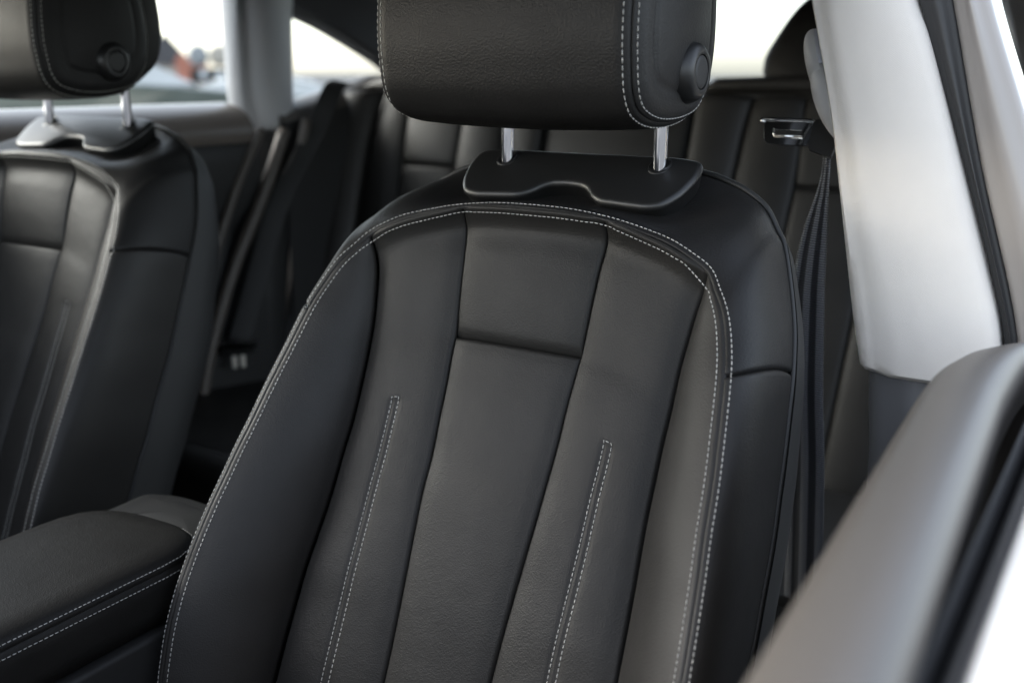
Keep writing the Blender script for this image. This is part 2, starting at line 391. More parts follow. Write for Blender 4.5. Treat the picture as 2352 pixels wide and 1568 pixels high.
SEAT0 = Vector((0, .6, .42))
def build_seat():
    root = empty('seat', SEAT0, 'black leather front seat in sharp focus, beside the pale door pillar', 'car seat', 'front seats')
    seam = (.0042, .0042)
    dbl = (.0030, .0028)
    rT = lambda A: curvef(A)
    # centre panel, split by a cross seam at z .866
    kx = int(np.argmin(abs(cenC[:, 2]-.8665)))
    up_l, up_r = mir(cenC[:kx+1], -1), cenC[:kx+1]
    top = np.vstack([mir(RD[:iC+1], -1)[::-1], RD[1:iC+1]])
    line = lambda a, b: curvef(np.linspace(a, b, 8))
    Q, N, D, _, _ = patch(rT(top), line(up_l[-1], up_r[-1]), rT(up_l), rT(up_r), 70, 70,
                          {'L': seam, 'R': seam, 'T': dbl, 'B': (.012, .007)}, (.003, .002))
    patch_obj('upper_centre_panel', Q, M['leather'], root)
    loop = {1: [], -1: []}
    a, n = iso(Q, N, D, 'T', .0058); top_a, top_n = a, n
    lo_l, lo_r = mir(cenC[kx:], -1), cenC[kx:]
    Q, N, D, _, _ = patch(line(lo_l[0], lo_r[0]), line(lo_l[-1], lo_r[-1]), rT(lo_l), rT(lo_r), 70, 160,
                          {'L': seam, 'R': seam, 'T': (.0035, .0030)}, (.003, .002))
    patch_obj('lower_centre_panel', Q, M['leather'], root)
    for s in (-1, 1):
        rd = mir(RD, s); ce = mir(cenC, s); ins = mir(insC, s); kd = mir(KD, s)
        # side panel
        Q, N, D, us, vsn = patch(rT(rd[iC:iI+1]), line(ce[-1], ins[-1]), rT(ce), rT(ins), 70, 220,
                            {'L': seam, 'R': (.0042, .0045), 'T': dbl}, (.004, .002))
        # long double-stitched dart: two pressed lines with a raised welt between
        nv, nu = Q.shape[:2]; sc_ = .505; wpan = D['L'][:, -1]
        path_l = []; path_r = []; nl = []
        for j in range(nv):
            mid = wpan[j]*sc_; zz = Q[j, nu//2, 2]
            a_ = np.clip((.806-zz)/.004, 0, 1)
            if a_ > 0:
                dd = D['L'][j]-mid
                pr = -.0013*np.exp(-((abs(dd)-.0042)/.0016)**2)-.0010*np.exp(-(dd/.012)**2)
                Q[j] += N[j]*(pr*a_)[:, None]
                for off_, lst in ((-.0042, path_l), (.0042, path_r)):
                    lst.append([np.interp(mid+off_, D['L'][j], Q[j, :, k]) for k in range(3)])
                nl.append([np.interp(mid, D['L'][j], N[j, :, k]) for k in range(3)])
        patch_obj('side_panel', Q, M['leather'], root)
        path_l, path_r, nl = np.array(path_l), np.array(path_r), np.array(nl)
        U = np.vstack([path_l[::-1], np.linspace(path_l[0], path_r[0], 5)[1:-1], path_r])
        UN = np.vstack([nl[::-1], np.tile(nl[0], (3, 1)), nl])
        stitches(U, UN, 'dart_stitching', M['thread'], root)
        side_a, side_n = iso(Q, N, D, 'T', .0058)
        # bolster
        tip = rd[iI]
        Q, N, D, _, _ = patch(lambda u: tip, line(ins[-1], rd[-1]), rT(ins), rT(rd[iI:]), 80, 260,
                              {'L': (.0042, .0042), 'R': dbl}, (.012, 0), fwd=W_AX+np.array([-.5*s, 0, 0]))
        patch_obj('bolster', Q, M['leather_side'], root)
        bol_a, bol_n = iso(Q, N, D, 'R', .0058)
        loop[s] = [(side_a, side_n), (bol_a, bol_n)]
    def joined(s):
        (sa, sn), (ba, bn) = loop[s]
        kA = abs(sa[:, 0]) > .084; kA &= np.linalg.norm(sa-mir(RD[iI], s), axis=1) > .013; sa, sn = sa[kA], sn[kA]
        kB = np.linalg.norm(ba-mir(RD[iI], s), axis=1) > .016; ba, bn = ba[kB], bn[kB]
        if abs(sa[0, 0]) > abs(sa[-1, 0]): sa, sn = sa[::-1], sn[::-1]
        return np.hstack([np.vstack([sa[::6], ba[::6]]), np.vstack([sn[::6], bn[::6]])])
    kT = abs(top_a[:, 0]) < .072; tA = np.hstack([top_a[kT][::6], top_n[kT][::6]])
    if tA[0, 0] > tA[-1, 0]: tA = tA[::-1]
    allp = np.vstack([joined(-1)[::-1], tA, joined(1)])
    Z = cr(allp, 900); stitches(Z[:, :3], Z[:, 3:], 'inner_stitching', M['thread'], root, lift=.0004)
    # outer cover: Bezier from ridge to the piped rim
    def cover(idx, s, nu=60, jt=None):
        rows = []
        for i in idx:
            sg = s if not isinstance(s, (list, np.ndarray)) else s
            r_, k_ = RD[i], KD[i]
            tg = RD[min(i+1, NR-1)]-RD[max(i-1, 0)]; tg /= np.linalg.norm(tg)
            no = np.cross(tg, W_AX); no = no/np.linalg.norm(no)
            if no[0] < 0 and i > 20: no = -no
            if i <= 20 and no[2] < 0: no = -no
            q_ = np.clip((r_[0]-.10)/.13, 0, 1); topw = (1-q_*q_*(3-2*q_)) if r_[2] > .88 else 0.0
            p1 = r_+no*.026*(1-topw)+np.array([0, .013, .012])*topw
            p2 = k_+W_AX*.085*(1-topw)*np.linalg.norm(k_-r_)/.17+np.array([0, -.058, -.060])*topw+np.array([.005*(1-topw), 0, 0])
            row = [(1-t)**3*r_+3*t*(1-t)**2*p1+3*t*t*(1-t)*p2+t**3*k_ for t in (.5-.5*np.cos(np.linspace(0, pi, nu)))*.6+.4*np.linspace(0, 1, nu)]
            rows.append(np.array(row))
        return rows
    def finish(P, name, tedge, bedge, mat):
        nv, nu = P.shape[:2]
        du = np.gradient(P, axis=1); dv = np.gradient(P, axis=0); N = np.cross(du, dv); N /= np.linalg.norm(N, axis=2, keepdims=True)+1e-12
        cen_ = np.array([0, .86, .7])
        sg = np.sign((N*(P-cen_)).sum(2, keepdims=True)); sg[sg == 0] = 1; N = N*sg
        seg_ = np.linalg.norm(np.diff(P, axis=1), axis=2); cu = np.concatenate([np.zeros((nv, 1)), np.cumsum(seg_, 1)], 1)
        segv = np.linalg.norm(np.diff(P, axis=0), axis=2); cv = np.concatenate([np.zeros((1, nu)), np.cumsum(segv, 0)], 0)
        off = np.maximum(quarter(cu, .0034, .0030), quarter(cu[:, -1:]-cu, .004, .003))
        if tedge: off = np.maximum(off, quarter(cv, .005, .0045))
        if bedge: off = np.maximum(off, quarter(cv[-1:]-cv, .005, .0045))
        Q = P-N*off[..., None]
        patch_obj(name, Q, mat, root)
        a, n = iso(Q, N, {'L': cu}, 'L', .0062); stitches(a, n, 'stitching', M['thread'], root)
        return Q
    idx = list(range(0, iJ+1, 2)); idx[-1] = iJ
    # denser rows close to the junction seam
    idx = sorted(set(idx) | set(range(iJ-8, iJ+1)))
    half = cover(idx, 1)
    P = np.array([mir(r_, -1) for r_ in half[::-1]]+half[1:])
    finish(P, 'shoulder_cover', True, True, M['leather_coarse'])
    idl = sorted(set(range(iJ, NR, 2)) | set(range(iJ, iJ+8)))
    low = np.array(cover(idl, 1))
    finish(low, 'side_cover', True, False, M['leather_side']); finish(mir(low, -1), 'side_cover', True, False, M['leather_side'])
    # piping round the rim
    rim = np.vstack([mir(KD, -1)[::-1][::3], KD[::3]])
    rim = rim+np.array([0, .002, .001])
    v, f = tube(rim, .0030, 8); mesh_obj('piping', v, f, M['piping'], root)
    # back shell
    rows = []; SB = 40
    for i in range(0, NR, 6):
        k = KD[i]; hgt = np.clip((1.03-k[2])/.25, 0, 1); dep = .045+.065*hgt
        xs = k[0]+.004; row = []
        for t in np.linspace(0, pi, SB):
            c_, s_ = cos(t), sin(t)
            ex = np.sign(c_)*abs(c_)**.35; ey = abs(s_)**.55
            row.append(np.array([-ex*xs, k[1], k[2]])+(-W_AX)*(dep*ey)+np.array([0, 0, -.01*ey]))
        rows.append(row)
    Pb = np.array(rows); patch_obj('back_shell', Pb, M['soft_plastic'], root)
    # seat cushion (below the frame, still there)
    fr = frame((0, .34, .44), (1, 0, 0), (0, 1, 0))
    o2 = round_poly(v2((-.25, -.28), (.25, -.28), (.26, .24), (-.26, .24)), .06)
    v, f = slab(o2, fr, edge_profile(.14, .03), cap='fan', crown=-.015); mesh_obj('seat_cushion', v, f, M['leather'], root, sharp=60)
    # guide plate under the headrest
    hp = [(0, .901), (.018, .899), (.027, .893), (.034, .884), (.046, .876), (.095, .872), (.112, .876), (.124, .895), (.131, .925), (.128, .948), (.10, .953), (0, .953)]
    o2 = [Vector((x, (y-.9))) for x, y in hp]+[Vector((-x, (y-.9))) for x, y in hp[::-1][1:-1]]
    o2 = round_poly(o2, [.006 if .01 < abs(p.x) < .1 else .009 for p in o2], 4)
    sl = Vector((0, 1, .60)).normalized()
    fr = frame((0, .886, 1.0155), (1, 0, 0), sl)
    prof = [(.006, -.024), (.001, -.0078), (.0, -.006)]+[(.006*(1-cos(t)), -.006+.006*sin(t)) for t in np.linspace(0, pi/2, 6)[1:]]
    v, f = slab(o2, fr, prof); gp = mesh_obj('headrest_guide', v, f, M['plastic'], root, sharp=50)
    for s in (-1, 1):
        c = Vector((s*.0875, .9155, 0)); fz = 1.0155+(.9155-.886)*.6
        ring = [(.0115, -.006), (.0115, .0006), (.0105, .0014), (.0088, .0010), (.0088, -.01)]
        V = []; ns = 28
        for r_, h in ring:
            for k in range(ns):
                a = 2*pi*k/ns; V.append(Vector((c.x+r_*cos(a), c.y+r_*sin(a)*1.0, fz+h+r_*sin(a)*.6)))
        F = [(j*ns+i, j*ns+(i+1) % ns, (j+1)*ns+(i+1) % ns, (j+1)*ns+i) for j in range(len(ring)-1) for i in range(ns)]
        mesh_obj('post_collar', V, F, M['plastic'], gp, sharp=40)
    # headrest
    hprof = [(.754, 1.215), (.7495, 1.185), (.7475, 1.155), (.749, 1.128), (.755, 1.100), (.772, 1.081), (.81, 1.0705), (.86, 1.0705), (.90, 1.080),
             (.926, 1.105), (.937, 1.135), (.939, 1.17), (.934, 1.21), (.918, 1.25), (.885, 1.277), (.835, 1.283), (.793, 1.27), (.767, 1.245)]
    C2 = cr(hprof, 140, True); nC = len(C2)
    tg = np.roll(C2, -1, 0)-np.roll(C2, 1, 0); tg /= np.linalg.norm(tg, axis=1, keepdims=True)
    nin = np.stack([-tg[:, 1], tg[:, 0]], 1); cc = C2.mean(0)
    if ((cc-C2)*nin).sum() < 0: nin = -nin
    def hring(x, ins_): return np.hstack([np.full((nC, 1), x), C2+nin*ins_])
    XS = .137; r0 = .024; xb = XS-r0
    # body: front wrap between the two side seams
    seam_a = R(38)
    prof = [(x, .0035*(x/xb)**2) for x in np.linspace(0, xb, 14)]+[(xb+r0*sin(a), .0035+r0*(1-cos(a))) for a in np.linspace(0, seam_a, 9)[1:]]
    sx, si = prof[-1]
    def groove(pr, xe, rr=.0032, g=.0028, dirn=1):
        out = []
        for x, i_ in pr:
            dd = math.hypot(x-sx, i_-si); out.append((x, i_+float(quarter(np.array(dd), rr, g))))
        return out
    fine = []
    for k in range(len(prof)-1):
        n_ = 8 if k >= len(prof)-5 else 1
        for q in range(n_): fine.append((prof[k][0]+(prof[k+1][0]-prof[k][0])*q/n_, prof[k][1]+(prof[k+1][1]-prof[k][1])*q/n_))
    fine.append(prof[-1]); fine = groove(fine, sx)
    full = [(-x, i_) for x, i_ in fine[::-1]]+fine[1:]
    V = np.vstack([hring(x, i_) for x, i_ in full])
    hr = mesh_obj('headrest', [tuple(p) for p in V], grid_faces(nC, len(full), True), M['leather_coarse'], root)
    for s in (-1, 1):
        pr = [(xb+r0*sin(a), .0035+r0*(1-cos(a))) for a in np.linspace(seam_a, pi/2, 30)]
        pr = groove(pr, sx); end = pr[-1][1]
        rings_ = [hring(s*x, i_) for x, i_ in pr]
        # side face closes with shrinking rings, softly domed
        last = C2+nin*end; c2 = last.mean(0)
        for t in np.linspace(0, 1, 26)[1:]:
            P2 = last*(1-t)+c2*t
            crease = -.0022*math.exp(-((t-.12)/.035)**2)
            rings_.append(np.hstack([np.full((nC, 1), s*(XS+.006*(1-(1-t)**2)+crease)), P2]))
        V = np.vstack(rings_); mesh_obj('side_gusset', [tuple(p) for p in V], grid_faces(nC, len(rings_), True), M['leather_coarse'], hr)
        for side, dst in ((0, -.0062), (1, .0062)):
            ang = seam_a+dst/r0; ii = .0035+r0*(1-cos(ang)); xx = xb+r0*sin(ang)
            rg = hring(s*xx, ii); nn = np.hstack([np.full((nC, 1), s*sin(ang)), -nin*cos(ang)])
            rg = np.vstack([rg, rg[:1]]); nn = np.vstack([nn, nn[:1]])
            stitches(rg, nn, 'stitching', M['thread'], hr, L=.0042, gap=.0020)
        # release button in a domed ring
        bc = Vector((s*(XS+.0055), .857, 1.1215))
        def lathe(prof, cx):
            V = []; ns = 48
            for r_, h in prof:
                for k in range(ns):
                    a = 2*pi*k/ns; V.append(Vector((cx.x+s*h, cx.y+r_*cos(a), cx.z+r_*sin(a))))
            F = [(j*ns+i, j*ns+(i+1) % ns, (j+1)*ns+(i+1) % ns, (j+1)*ns+i) for j in range(len(prof)-1) for i in range(ns)]
            F.append(tuple((len(prof)-1)*ns+k for k in range(ns))); return V, F
        if s > 0:
            v, f = lathe([(.0275, -.008), (.0268, -.003), (.0255, .000), (.0235, .0045), (.020, .0072), (.0165, .0078), (.0152, .0072), (.0150, .004)], bc)
            mesh_obj('button_ring', v, f, M['plastic'], hr, sharp=60)
            v, f = lathe([(.0144, .002), (.0144, .0062), (.0136, .0070), (.010, .0073), (.001, .0074)], bc)
            mesh_obj('release_button', v, f, M['soft_plastic'], hr, sharp=60)
    bp = cr([(.90, 1.10), (.945, 1.105), (.966, 1.135), (.970, 1.18), (.962, 1.23), (.94, 1.262), (.90, 1.27)], 60, True)
    V = []; lv = [(-.118, .55), (-.116, .8), (-.110, .94), (-.098, 1), (.098, 1), (.110, .94), (.116, .8), (.118, .55)]; bc2 = bp.mean(0)
    for x, k in lv:
        for p in bp: q = bc2+(p-bc2)*(1-(1-k)*.35); V.append((x, q[0], q[1]))
    mesh_obj('headrest_back', V, grid_faces(len(bp), len(lv), True)+[tuple(range(len(bp))), tuple(range(len(V)-len(bp), len(V)))], M['leather_side'], hr)
    for s in (-1, 1):
        v, f = tube([(s*.0875, .9155, z) for z in np.linspace(1.00, 1.10, 14)], .0068, 32); p = mesh_obj('post', v, f, M['chrome'], hr)
        if s < 0:   # milled latch notch
            pass
    return root
seat = build_seat()
def copy_tree(o, parent=None):
    c = o.copy(); col.objects.link(c); c.parent = parent
    for ch in o.children: copy_tree(ch, c)
    return c
seat2 = copy_tree(seat)
seat2.location = (-.8543, .6694, .4267); seat2.rotation_euler = (.0213, 0, .0423)
seat2['label'] = 'out-of-focus black leather front seat on the far side, cut by the left edge'

# ------------------------------------------------------------------ centre armrest console
con = empty('centre_armrest', (-.375, .4, .3), 'black padded leather armrest with double stitching between the two front seats', 'armrest')
fr = frame((-.375, .4, .655), (1, 0, 0), (0, 1, 0))
ol = round_poly(v2((-.095, -.45), (.095, -.45), (.095, .262), (-.095, .250)), [.07, .07, .075, .08], 6)
dense = []
for i in range(len(ol)):
    a, b = ol[i-1], ol[i]; n = max(1, int((b-a).length/.02))
    dense += [a.lerp(b, k/n) for k in range(n)]
ol = dense
prof = [(0.004, -.068), (0.001, -.05), (0, -.03), (0, -.0165), (.0022, -.0145), (.0026, -.0135), (.0008, -.0122), (.0025, -.0085), (.006, -.0045), (.011, -.0018), (.018, 0)]
v, f = slab(ol, fr, prof+[(.024, .0010), (.031, .0016)])
mesh_obj('armrest_cushion', v, f, M['leather'], con)
for a_, h_, nz, nr in ((-.0003, -.0195, 0, 1), (.0028, -.0080, .7, .7)):
    P = inset(ol, a_); pth = [fr(p.x, p.y, h_) for p in P]+[fr(P[0].x, P[0].y, h_)]
    Q = inset(P, -.01); nrm = [((fr(q.x, q.y, h_)-fr(p.x, p.y, h_))*nr+Vector((0, 0, .01))*nz).normalized() for p, q in zip(P, Q)]; nrm.append(nrm[0])
    stitches([tuple(p) for p in pth], [tuple(n) for n in nrm], 'stitching', M['thread'], con)
fr2 = frame((-.375, .36, .582), (1, 0, 0), (0, 1, 0))
o2 = round_poly(v2((-.098, -.5), (.098, -.5), (.098, .27), (-.098, .27)), .03)
v, f = slab(o2, fr2, edge_profile(.25, .006)); mesh_obj('console_body', v, f, M['soft_plastic'], con, sharp=50)
fr3 = frame((-.385, .690, .634), (1, 0, 0), (0, 1, .02))
o3 = round_poly(v2((-.10, -.06), (.10, -.06), (.102, .035), (.05, .055), (-.05, .055), (-.10, .035)), .018)
v, f = slab(o3, fr3, edge_profile(.20, .022, 7), cap='fan', crown=.006); mesh_obj('console_rear_cap', v, f, M['soft_plastic'], con, sharp=50)

# ------------------------------------------------------------------ rear bench seat
rs = empty('bench', (-.43, 1.75, .3), 'black leather rear bench seat behind the two front seats', 'rear seat')
CX = -.425
def rear_frame(): return frame((CX, 1.85, 1.0), (1, 0, 0), (0, .30, .954))
rf = rear_frame()
def rpad(name, left, right, r=(.008, .008), bulge=.006, lift=(0, 0), mat='leather', g=None, fwd=None, wrinkle=0):
    """upholstered pad between a left and a right edge (bottom to top), rounded into the seams all round"""
    g = g or rf; fw = np.array(g(0, 0, 1)-g(0, 0, 0))
    L = cr([tuple(g(x, y, lift[0])) for x, y in left[::-1]], 60) if len(left) > 2 else np.linspace(g(*left[-1], lift[0]), g(*left[0], lift[0]), 60)
    Rr = cr([tuple(g(x, y, lift[1])) for x, y in right[::-1]], 60) if len(right) > 2 else np.linspace(g(*right[-1], lift[1]), g(*right[0], lift[1]), 60)
    ln = lambda a, b: curvef(np.linspace(a, b, 8))
    Q, N, D, _, _ = patch(ln(L[0], Rr[0]), ln(L[-1], Rr[-1]), curvef(L), curvef(Rr), 44, 80, {k: r for k in 'LRTB'}, (bulge, bulge*.4), fwd=fw)
    return patch_obj(name, Q, M[mat], rs)
for s in (-1, 1):
    S = lambda pts: [(s*x, y) for x, y in pts]
    sh = lambda L_, R_: (S(L_), S(R_)) if s > 0 else (S(R_), S(L_))
    rpad('centre_panel', *sh([(.376, -.08), (.371, .085)], [(.524, -.08), (.528, .085)]))
    rpad('centre_panel', *sh([(.345, -.62), (.376, -.082)], [(.50, -.62), (.524, -.082)]))
    rpad('side_panel', *sh([(.235, -.62), (.262, -.05), (.275, .085)], [(.344, -.62), (.375, -.08), (.370, .085)]), bulge=.010)
    rpad('side_panel', *sh([(.501, -.62), (.525, -.08), (.529, .085)], [(.60, -.62), (.622, -.1), (.600, .085)]), bulge=.008)
    lf = (0, .045) if s > 0 else (.045, 0)
    rpad('bolster', *sh([(.601, -.62), (.623, -.1), (.602, .085)], [(.70, -.62), (.715, -.1), (.685, .07)]), r=(.012, .010), bulge=.018, lift=lf, mat='leather_side')
    lf = (.045, -.06) if s > 0 else (-.06, .045)
    rpad('side_cover', *sh([(.701, -.62), (.716, -.1), (.686, .07)], [(.765, -.62), (.77, -.1), (.745, .06)]), r=(.006, .005), bulge=.014, lift=lf, mat='leather_side')
    lf = (0, 0)
    rpad('top_roll', *sh([(.168, .090), (.19, .122)], [(.69, .088), (.60, .128)]), r=(.014, .012), bulge=.01, mat='leather_side')
    lf = (.016, 0) if s > 0 else (0, .016)
    rpad('inner_bolster', *sh([(.165, -.62), (.168, .084)], [(.234, -.62), (.261, -.05), (.274, .084)]), r=(.010, .009), bulge=.010, lift=lf, mat='leather_side')
rpad('middle_backrest', [(-.16, -.62), (-.16, .085)], [(.16, -.62), (.16, .085)], r=(.016, .014), bulge=.010, mat='leather_coarse')
g = rear_frame(); v, f = slab(round_poly(v2((-.75, -.63), (.75, -.63), (.74, .05), (.66, .118), (-.66, .118), (-.74, .05)), .02), lambda a, b, h=0: g(a, b, h-.012), edge_profile(.10, .02)); mesh_obj('back_board', v, f, M['soft_plastic'], rs, sharp=50)
# pull strap recess on the fold-down middle backrest
g = rear_frame(); o2 = round_poly(v2((-.10, .055), (-.01, .055), (-.025, .022), (-.085, .022)), .008)
v, f = slab(o2, lambda a, b, h=0: g(a, b, h+.006), edge_profile(.012, .003)); mesh_obj('pull_handle', v, f, M['plastic'], rs)
g2 = frame((CX, 1.30, .50), (1, 0, 0), (0, 1, -.12))
v, f = slab(round_poly(v2((-.74, -.30), (.74, -.30), (.74, .30), (-.74, .30)), .05), g2, edge_profile(.22, .045)); mesh_obj('seat_base', v, f, M['leather'], rs, sharp=60)
for s, nm in ((1, 0), (0, 0), (-1, 0)):
    cx = CX+s*.40; wd = .135 if s else .12
    pr = cr([(-.055, .0), (-.05, -.012), (.03, -.012), (.05, .0), (.055, .09), (.045, .155), (.01, .185), (-.03, .165), (-.05, .09)], 70, True)
    V = []; lv = []
    for x in np.linspace(-1, 1, 40):
        k = (1-abs(x)**3.2)**.45 if abs(x) < 1 else 0.0
        lv.append((x*wd, max(k, .02)))
    c_ = np.array([0, .06])
    for x, k in lv:
        for p in pr:
            q = c_+(p-c_)*(k if True else 1)*(1-.12*abs(x/wd)**2); V.append((cx+x*(1-.22*max(0, (p[1]-.03)/.16)**2), 1.935+q[0]+q[1]*.25, 1.092+q[1]))
    hd = mesh_obj('headrest', V, grid_faces(len(pr), len(lv), True)+[tuple(range(len(pr))), tuple(range(len(V)-len(pr), len(V)))], M['leather_coarse'], rs)
    v, f = box((cx, 1.935, 1.075), (.075, .03, .06)); nk = mesh_obj('headrest_neck', v, f, M['plastic'], hd, smooth=False)

# ------------------------------------------------------------------ car body (world polygons with thickness)
def panel(name, pts, thick, mat, parent, sharp=35, bev=0):
    """planar-ish polygon (3D points) extruded along a vector"""
    n = len(pts); th = Vector(thick)
    V = [Vector(p) for p in pts]+[Vector(p)+th for p in pts]
    F = [tuple(range(n)), tuple(range(n, 2*n))[::-1]]+[(i, (i+1) % n, n+(i+1) % n, n+i) for i in range(n)]
    o = mesh_obj(name, V, F, M[mat] if isinstance(mat, str) else mat, parent, smooth=bev > 0, sharp=sharp)
    if bev: bevel_obj(o, bev, 4)
    return o
body = empty('car', (CX, 1.2, .0), 'white car around the seats, with pale cloth pillar, grey door trim and rear window', 'car')
v, f = box((CX, .75, .22), (1.56, 3.9, .06)); mesh_obj('floor', v, f, M['dark'], body, smooth=False)
# roof sheet, sloping down to the tail
def roof_z(y): return float(np.interp(y, [.05, .4, 1.0, 1.5, 1.9, 2.25], [1.37, 1.42, 1.445, 1.445, 1.43, 1.40]))
V = []; ys = np.linspace(.05, 2.25, 26); xs = np.linspace(-1.0, .15, 16)
for y in ys:
    for x in xs: V.append((x, y, roof_z(y)-.06*abs((x-CX)/.575)**3))
n0 = len(V); V2 = [(x, y, z+.03) for x, y, z in V]
mesh_obj('headlining', V, grid_faces(16, 26), M['headliner'], body)
mesh_obj('roof', V2, grid_faces(16, 26), M['white_paint'], body)
# rear window and its frame
rwp = [(-.98, 2.25, 1.37), (.13, 2.25, 1.37), (.19, 2.75, 1.095), (-1.04, 2.75, 1.095)]
o = panel('rear_window', rwp, (0, .003, .005), 'glass', body)
panel('parcel_shelf', [(-1.10, 1.97, 1.066), (.25, 1.97, 1.066), (.2, 2.74, 1.09), (-1.05, 2.74, 1.09)], (0, 0, -.03), 'beige_top', body)
panel('tail_panel', [(-1.15, 2.78, 1.09), (.3, 2.78, 1.09), (.3, 2.78, .3), (-1.15, 2.78, .3)], (0, .05, 0), 'white_paint', body)
for s in (-1, 1):
    sx_ = lambda k: CX+s*k
    # rear quarter lining: dark triangle falling toward the tail, with body side behind
    FX = .70
    lowl = cr([(.66, 1.50, 1.32), (.70, 1.655, 1.258), (.70, 1.722, 1.240), (.70, 1.792, 1.222), (.70, 1.895, 1.188), (.70, 1.98, 1.158), (.70, 2.06, 1.128), (.69, 2.2, 1.10), (.67, 2.74, 1.085)], 40)
    uppl = cr([(.56, 1.50, 1.375), (.57, 1.66, 1.385), (.575, 1.8, 1.385), (.575, 2.0, 1.36), (.57, 2.2, 1.34), (.57, 2.26, 1.345), (.58, 2.4, 1.28), (.60, 2.6, 1.18), (.61, 2.74, 1.10)], 40)
    V = []
    for a, b in zip(lowl, uppl):
        for t in (-.12, 0, .06, .2, .4, .6, .8, 1.0):
            q = a*(1-t)+b*t; bul = .03*sin(pi*max(t, 0)); V.append((sx_(q[0]+bul*.5+(.02 if t < 0 else 0)), q[1], q[2]+bul*.5+(.012 if t < 0 else 0)))
    mesh_obj('rear_quarter_trim', V, grid_faces(8, 40), M['headliner'], body)
    panel('side_wall', [(sx_(.74), 2.0, 1.04), (sx_(.74), 2.78, 1.08), (sx_(.74), 2.78, .25), (sx_(.74), 2.0, .25)], (s*.06, 0, 0), 'white_paint', body)
    panel('roof_rail', [(sx_(.57), .05, 1.30), (sx_(.66), .05, 1.24), (sx_(.66), 1.0, 1.315), (sx_(.68), 1.62, 1.275), (sx_(.56), 1.62, 1.345), (sx_(.56), .9, 1.375)], (0, 0, .03), 'headliner', body, bev=.005)
# windscreen frame / dashboard ahead of the camera side (outside the picture, closes the cabin)
panel('dashboard', [(-1.12, -.62, .98), (.27, -.62, .98), (.27, -.38, .93), (-1.12, -.38, .93)], (0, 0, -.5), 'soft_plastic', body, bev=.03)

# ------------------------------------------------------------------ near door pillar (pale cloth) 
pl = empty('door_pillar', (.33, 1.0, .3))
def strip(name, left, right, depth_l, depth_r, y0, mat, nt_=10, edge=.012):
    """vertical pillar skin: left/right polylines (x,z) from top to bottom at y0 with rounded profile"""
    L = cr([(x, z) for x, z in left], 40); Rr = cr([(x, z) for x, z in right], 40); V = []; nu = 0
    for (xl, zl), (xr, zr) in zip(L, Rr):
        row = [(xl+.004, y0+depth_l, zl)]
        row.append((xl, y0+edge*2.2, zl))
        for k in range(1, 8):
            a = pi/2*k/8; row.append((xl+edge*(1-cos(a)), y0+edge*(1-sin(a)), zl+(zr-zl)*.1))
        for k in range(1, nt_):
            t = k/nt_; x = xl+edge+(xr-xl-2*edge)*t
            row.append((x, y0-.006*sin(pi*t), zl+(zr-zl)*t))
        for k in range(1, 8):
            a = pi/2*(1-k/8); row.append((xr-edge*(1-cos(a)), y0+edge*(1-sin(a)), zr-(zr-zl)*.1))
        row.append((xr, y0+edge*2.2, zr)); row.append((xr-.004, y0+depth_r, zr))
        nu = len(row); V += row
    F = grid_faces(nu, 40); F.append(tuple(range(39*nu, 40*nu))); F.append(tuple(range(nu)))
    return mesh_obj(name, V, F, M[mat], pl, sharp=60)
# cloth cover with an inner facet turned to the cabin
inner = [(.176, 1.262), (.195, 1.188), (.221, 1.088), (.240, .993), (.258, .90), (.271, .842)]
fold = [(.197, 1.262), (.214, 1.187), (.244, 1.069), (.266, .98), (.290, .90), (.303, .838)]
outer = [(.262, 1.262), (.289, 1.185), (.306, 1.147), (.343, 1.04), (.372, .955), (.393, .89), (.400, .84)]
A, B_, C_ = [cr(q, 50) for q in (inner, fold, outer)]
V = []
for (xa, za), (xb_, zb), (xc_, zc) in zip(A, B_, C_):
    sec = [(xa+.006, 1.10, za), (xa-.001, 1.03, za), (xa, 1.012, za), (xa+.004, 1.004, za)]
    for t in (.25, .5, .75): sec.append((xa+(xb_-xa)*t, 1.000-.006*t, za+(zb-za)*t))
    sec += [(xb_, .992, zb)]
    for t in (.12, .3, .5, .7, .88): sec.append((xb_+(xc_-xb_)*t, .992-.006*sin(pi*t)+.007*t, zb+(zc-zb)*t))
    sec += [(xc_-.004, 1.000, zc), (xc_, 1.006, zc), (xc_, 1.10, zc)]
    nu = len(sec); V += sec
F = grid_faces(nu, 50)
b0 = 49*nu
ring2 = []
for k in range(nu):
    x, y, z = V[b0+k]; V.append((x, y+.007, z-.005))
F += [(b0+k, b0+k+1, b0+nu+k+1, b0+nu+k) for k in range(nu-1)]; F.append(tuple(range(b0+nu, b0+2*nu)))
pl_main = mesh_obj('pillar_cloth_cover', V, F, M['cloth'], pl, sharp=50)
# grey plastic lower cover, tucked under the cloth one
low_l = [(.276, .86), (.280, .80), (.286, .73), (.292, .55), (.294, .35)]; low_r = [(.372, .86), (.374, .80), (.378, .73), (.38, .55), (.38, .35)]
strip('pillar_lower_cover', low_l, low_r, .08, .08, 1.004, 'lower_grey', edge=.026)
# dark door rubber and glossy frame to the right of the cloth
rub_l = [(.264, 1.262), (.291, 1.185), (.345, 1.04), (.395, .89), (.402, .82)]; rub_r = [(.300, 1.262), (.322, 1.185), (.362, 1.04), (.409, .89), (.418, .82)]
strip('door_rubber', rub_l, rub_r, .05, .05, 1.018, 'rubber', edge=.006)
fra_l = [(.298, 1.262), (.320, 1.185), (.360, 1.04), (.407, .89), (.43, .75)]; fra_r = [(.330, 1.262), (.352, 1.185), (.394, 1.08), (.432, .98), (.458, .89), (.47, .75)]
strip('outer_frame', fra_l, fra_r, .12, .12, 1.012, 'grey_gloss', edge=.010)
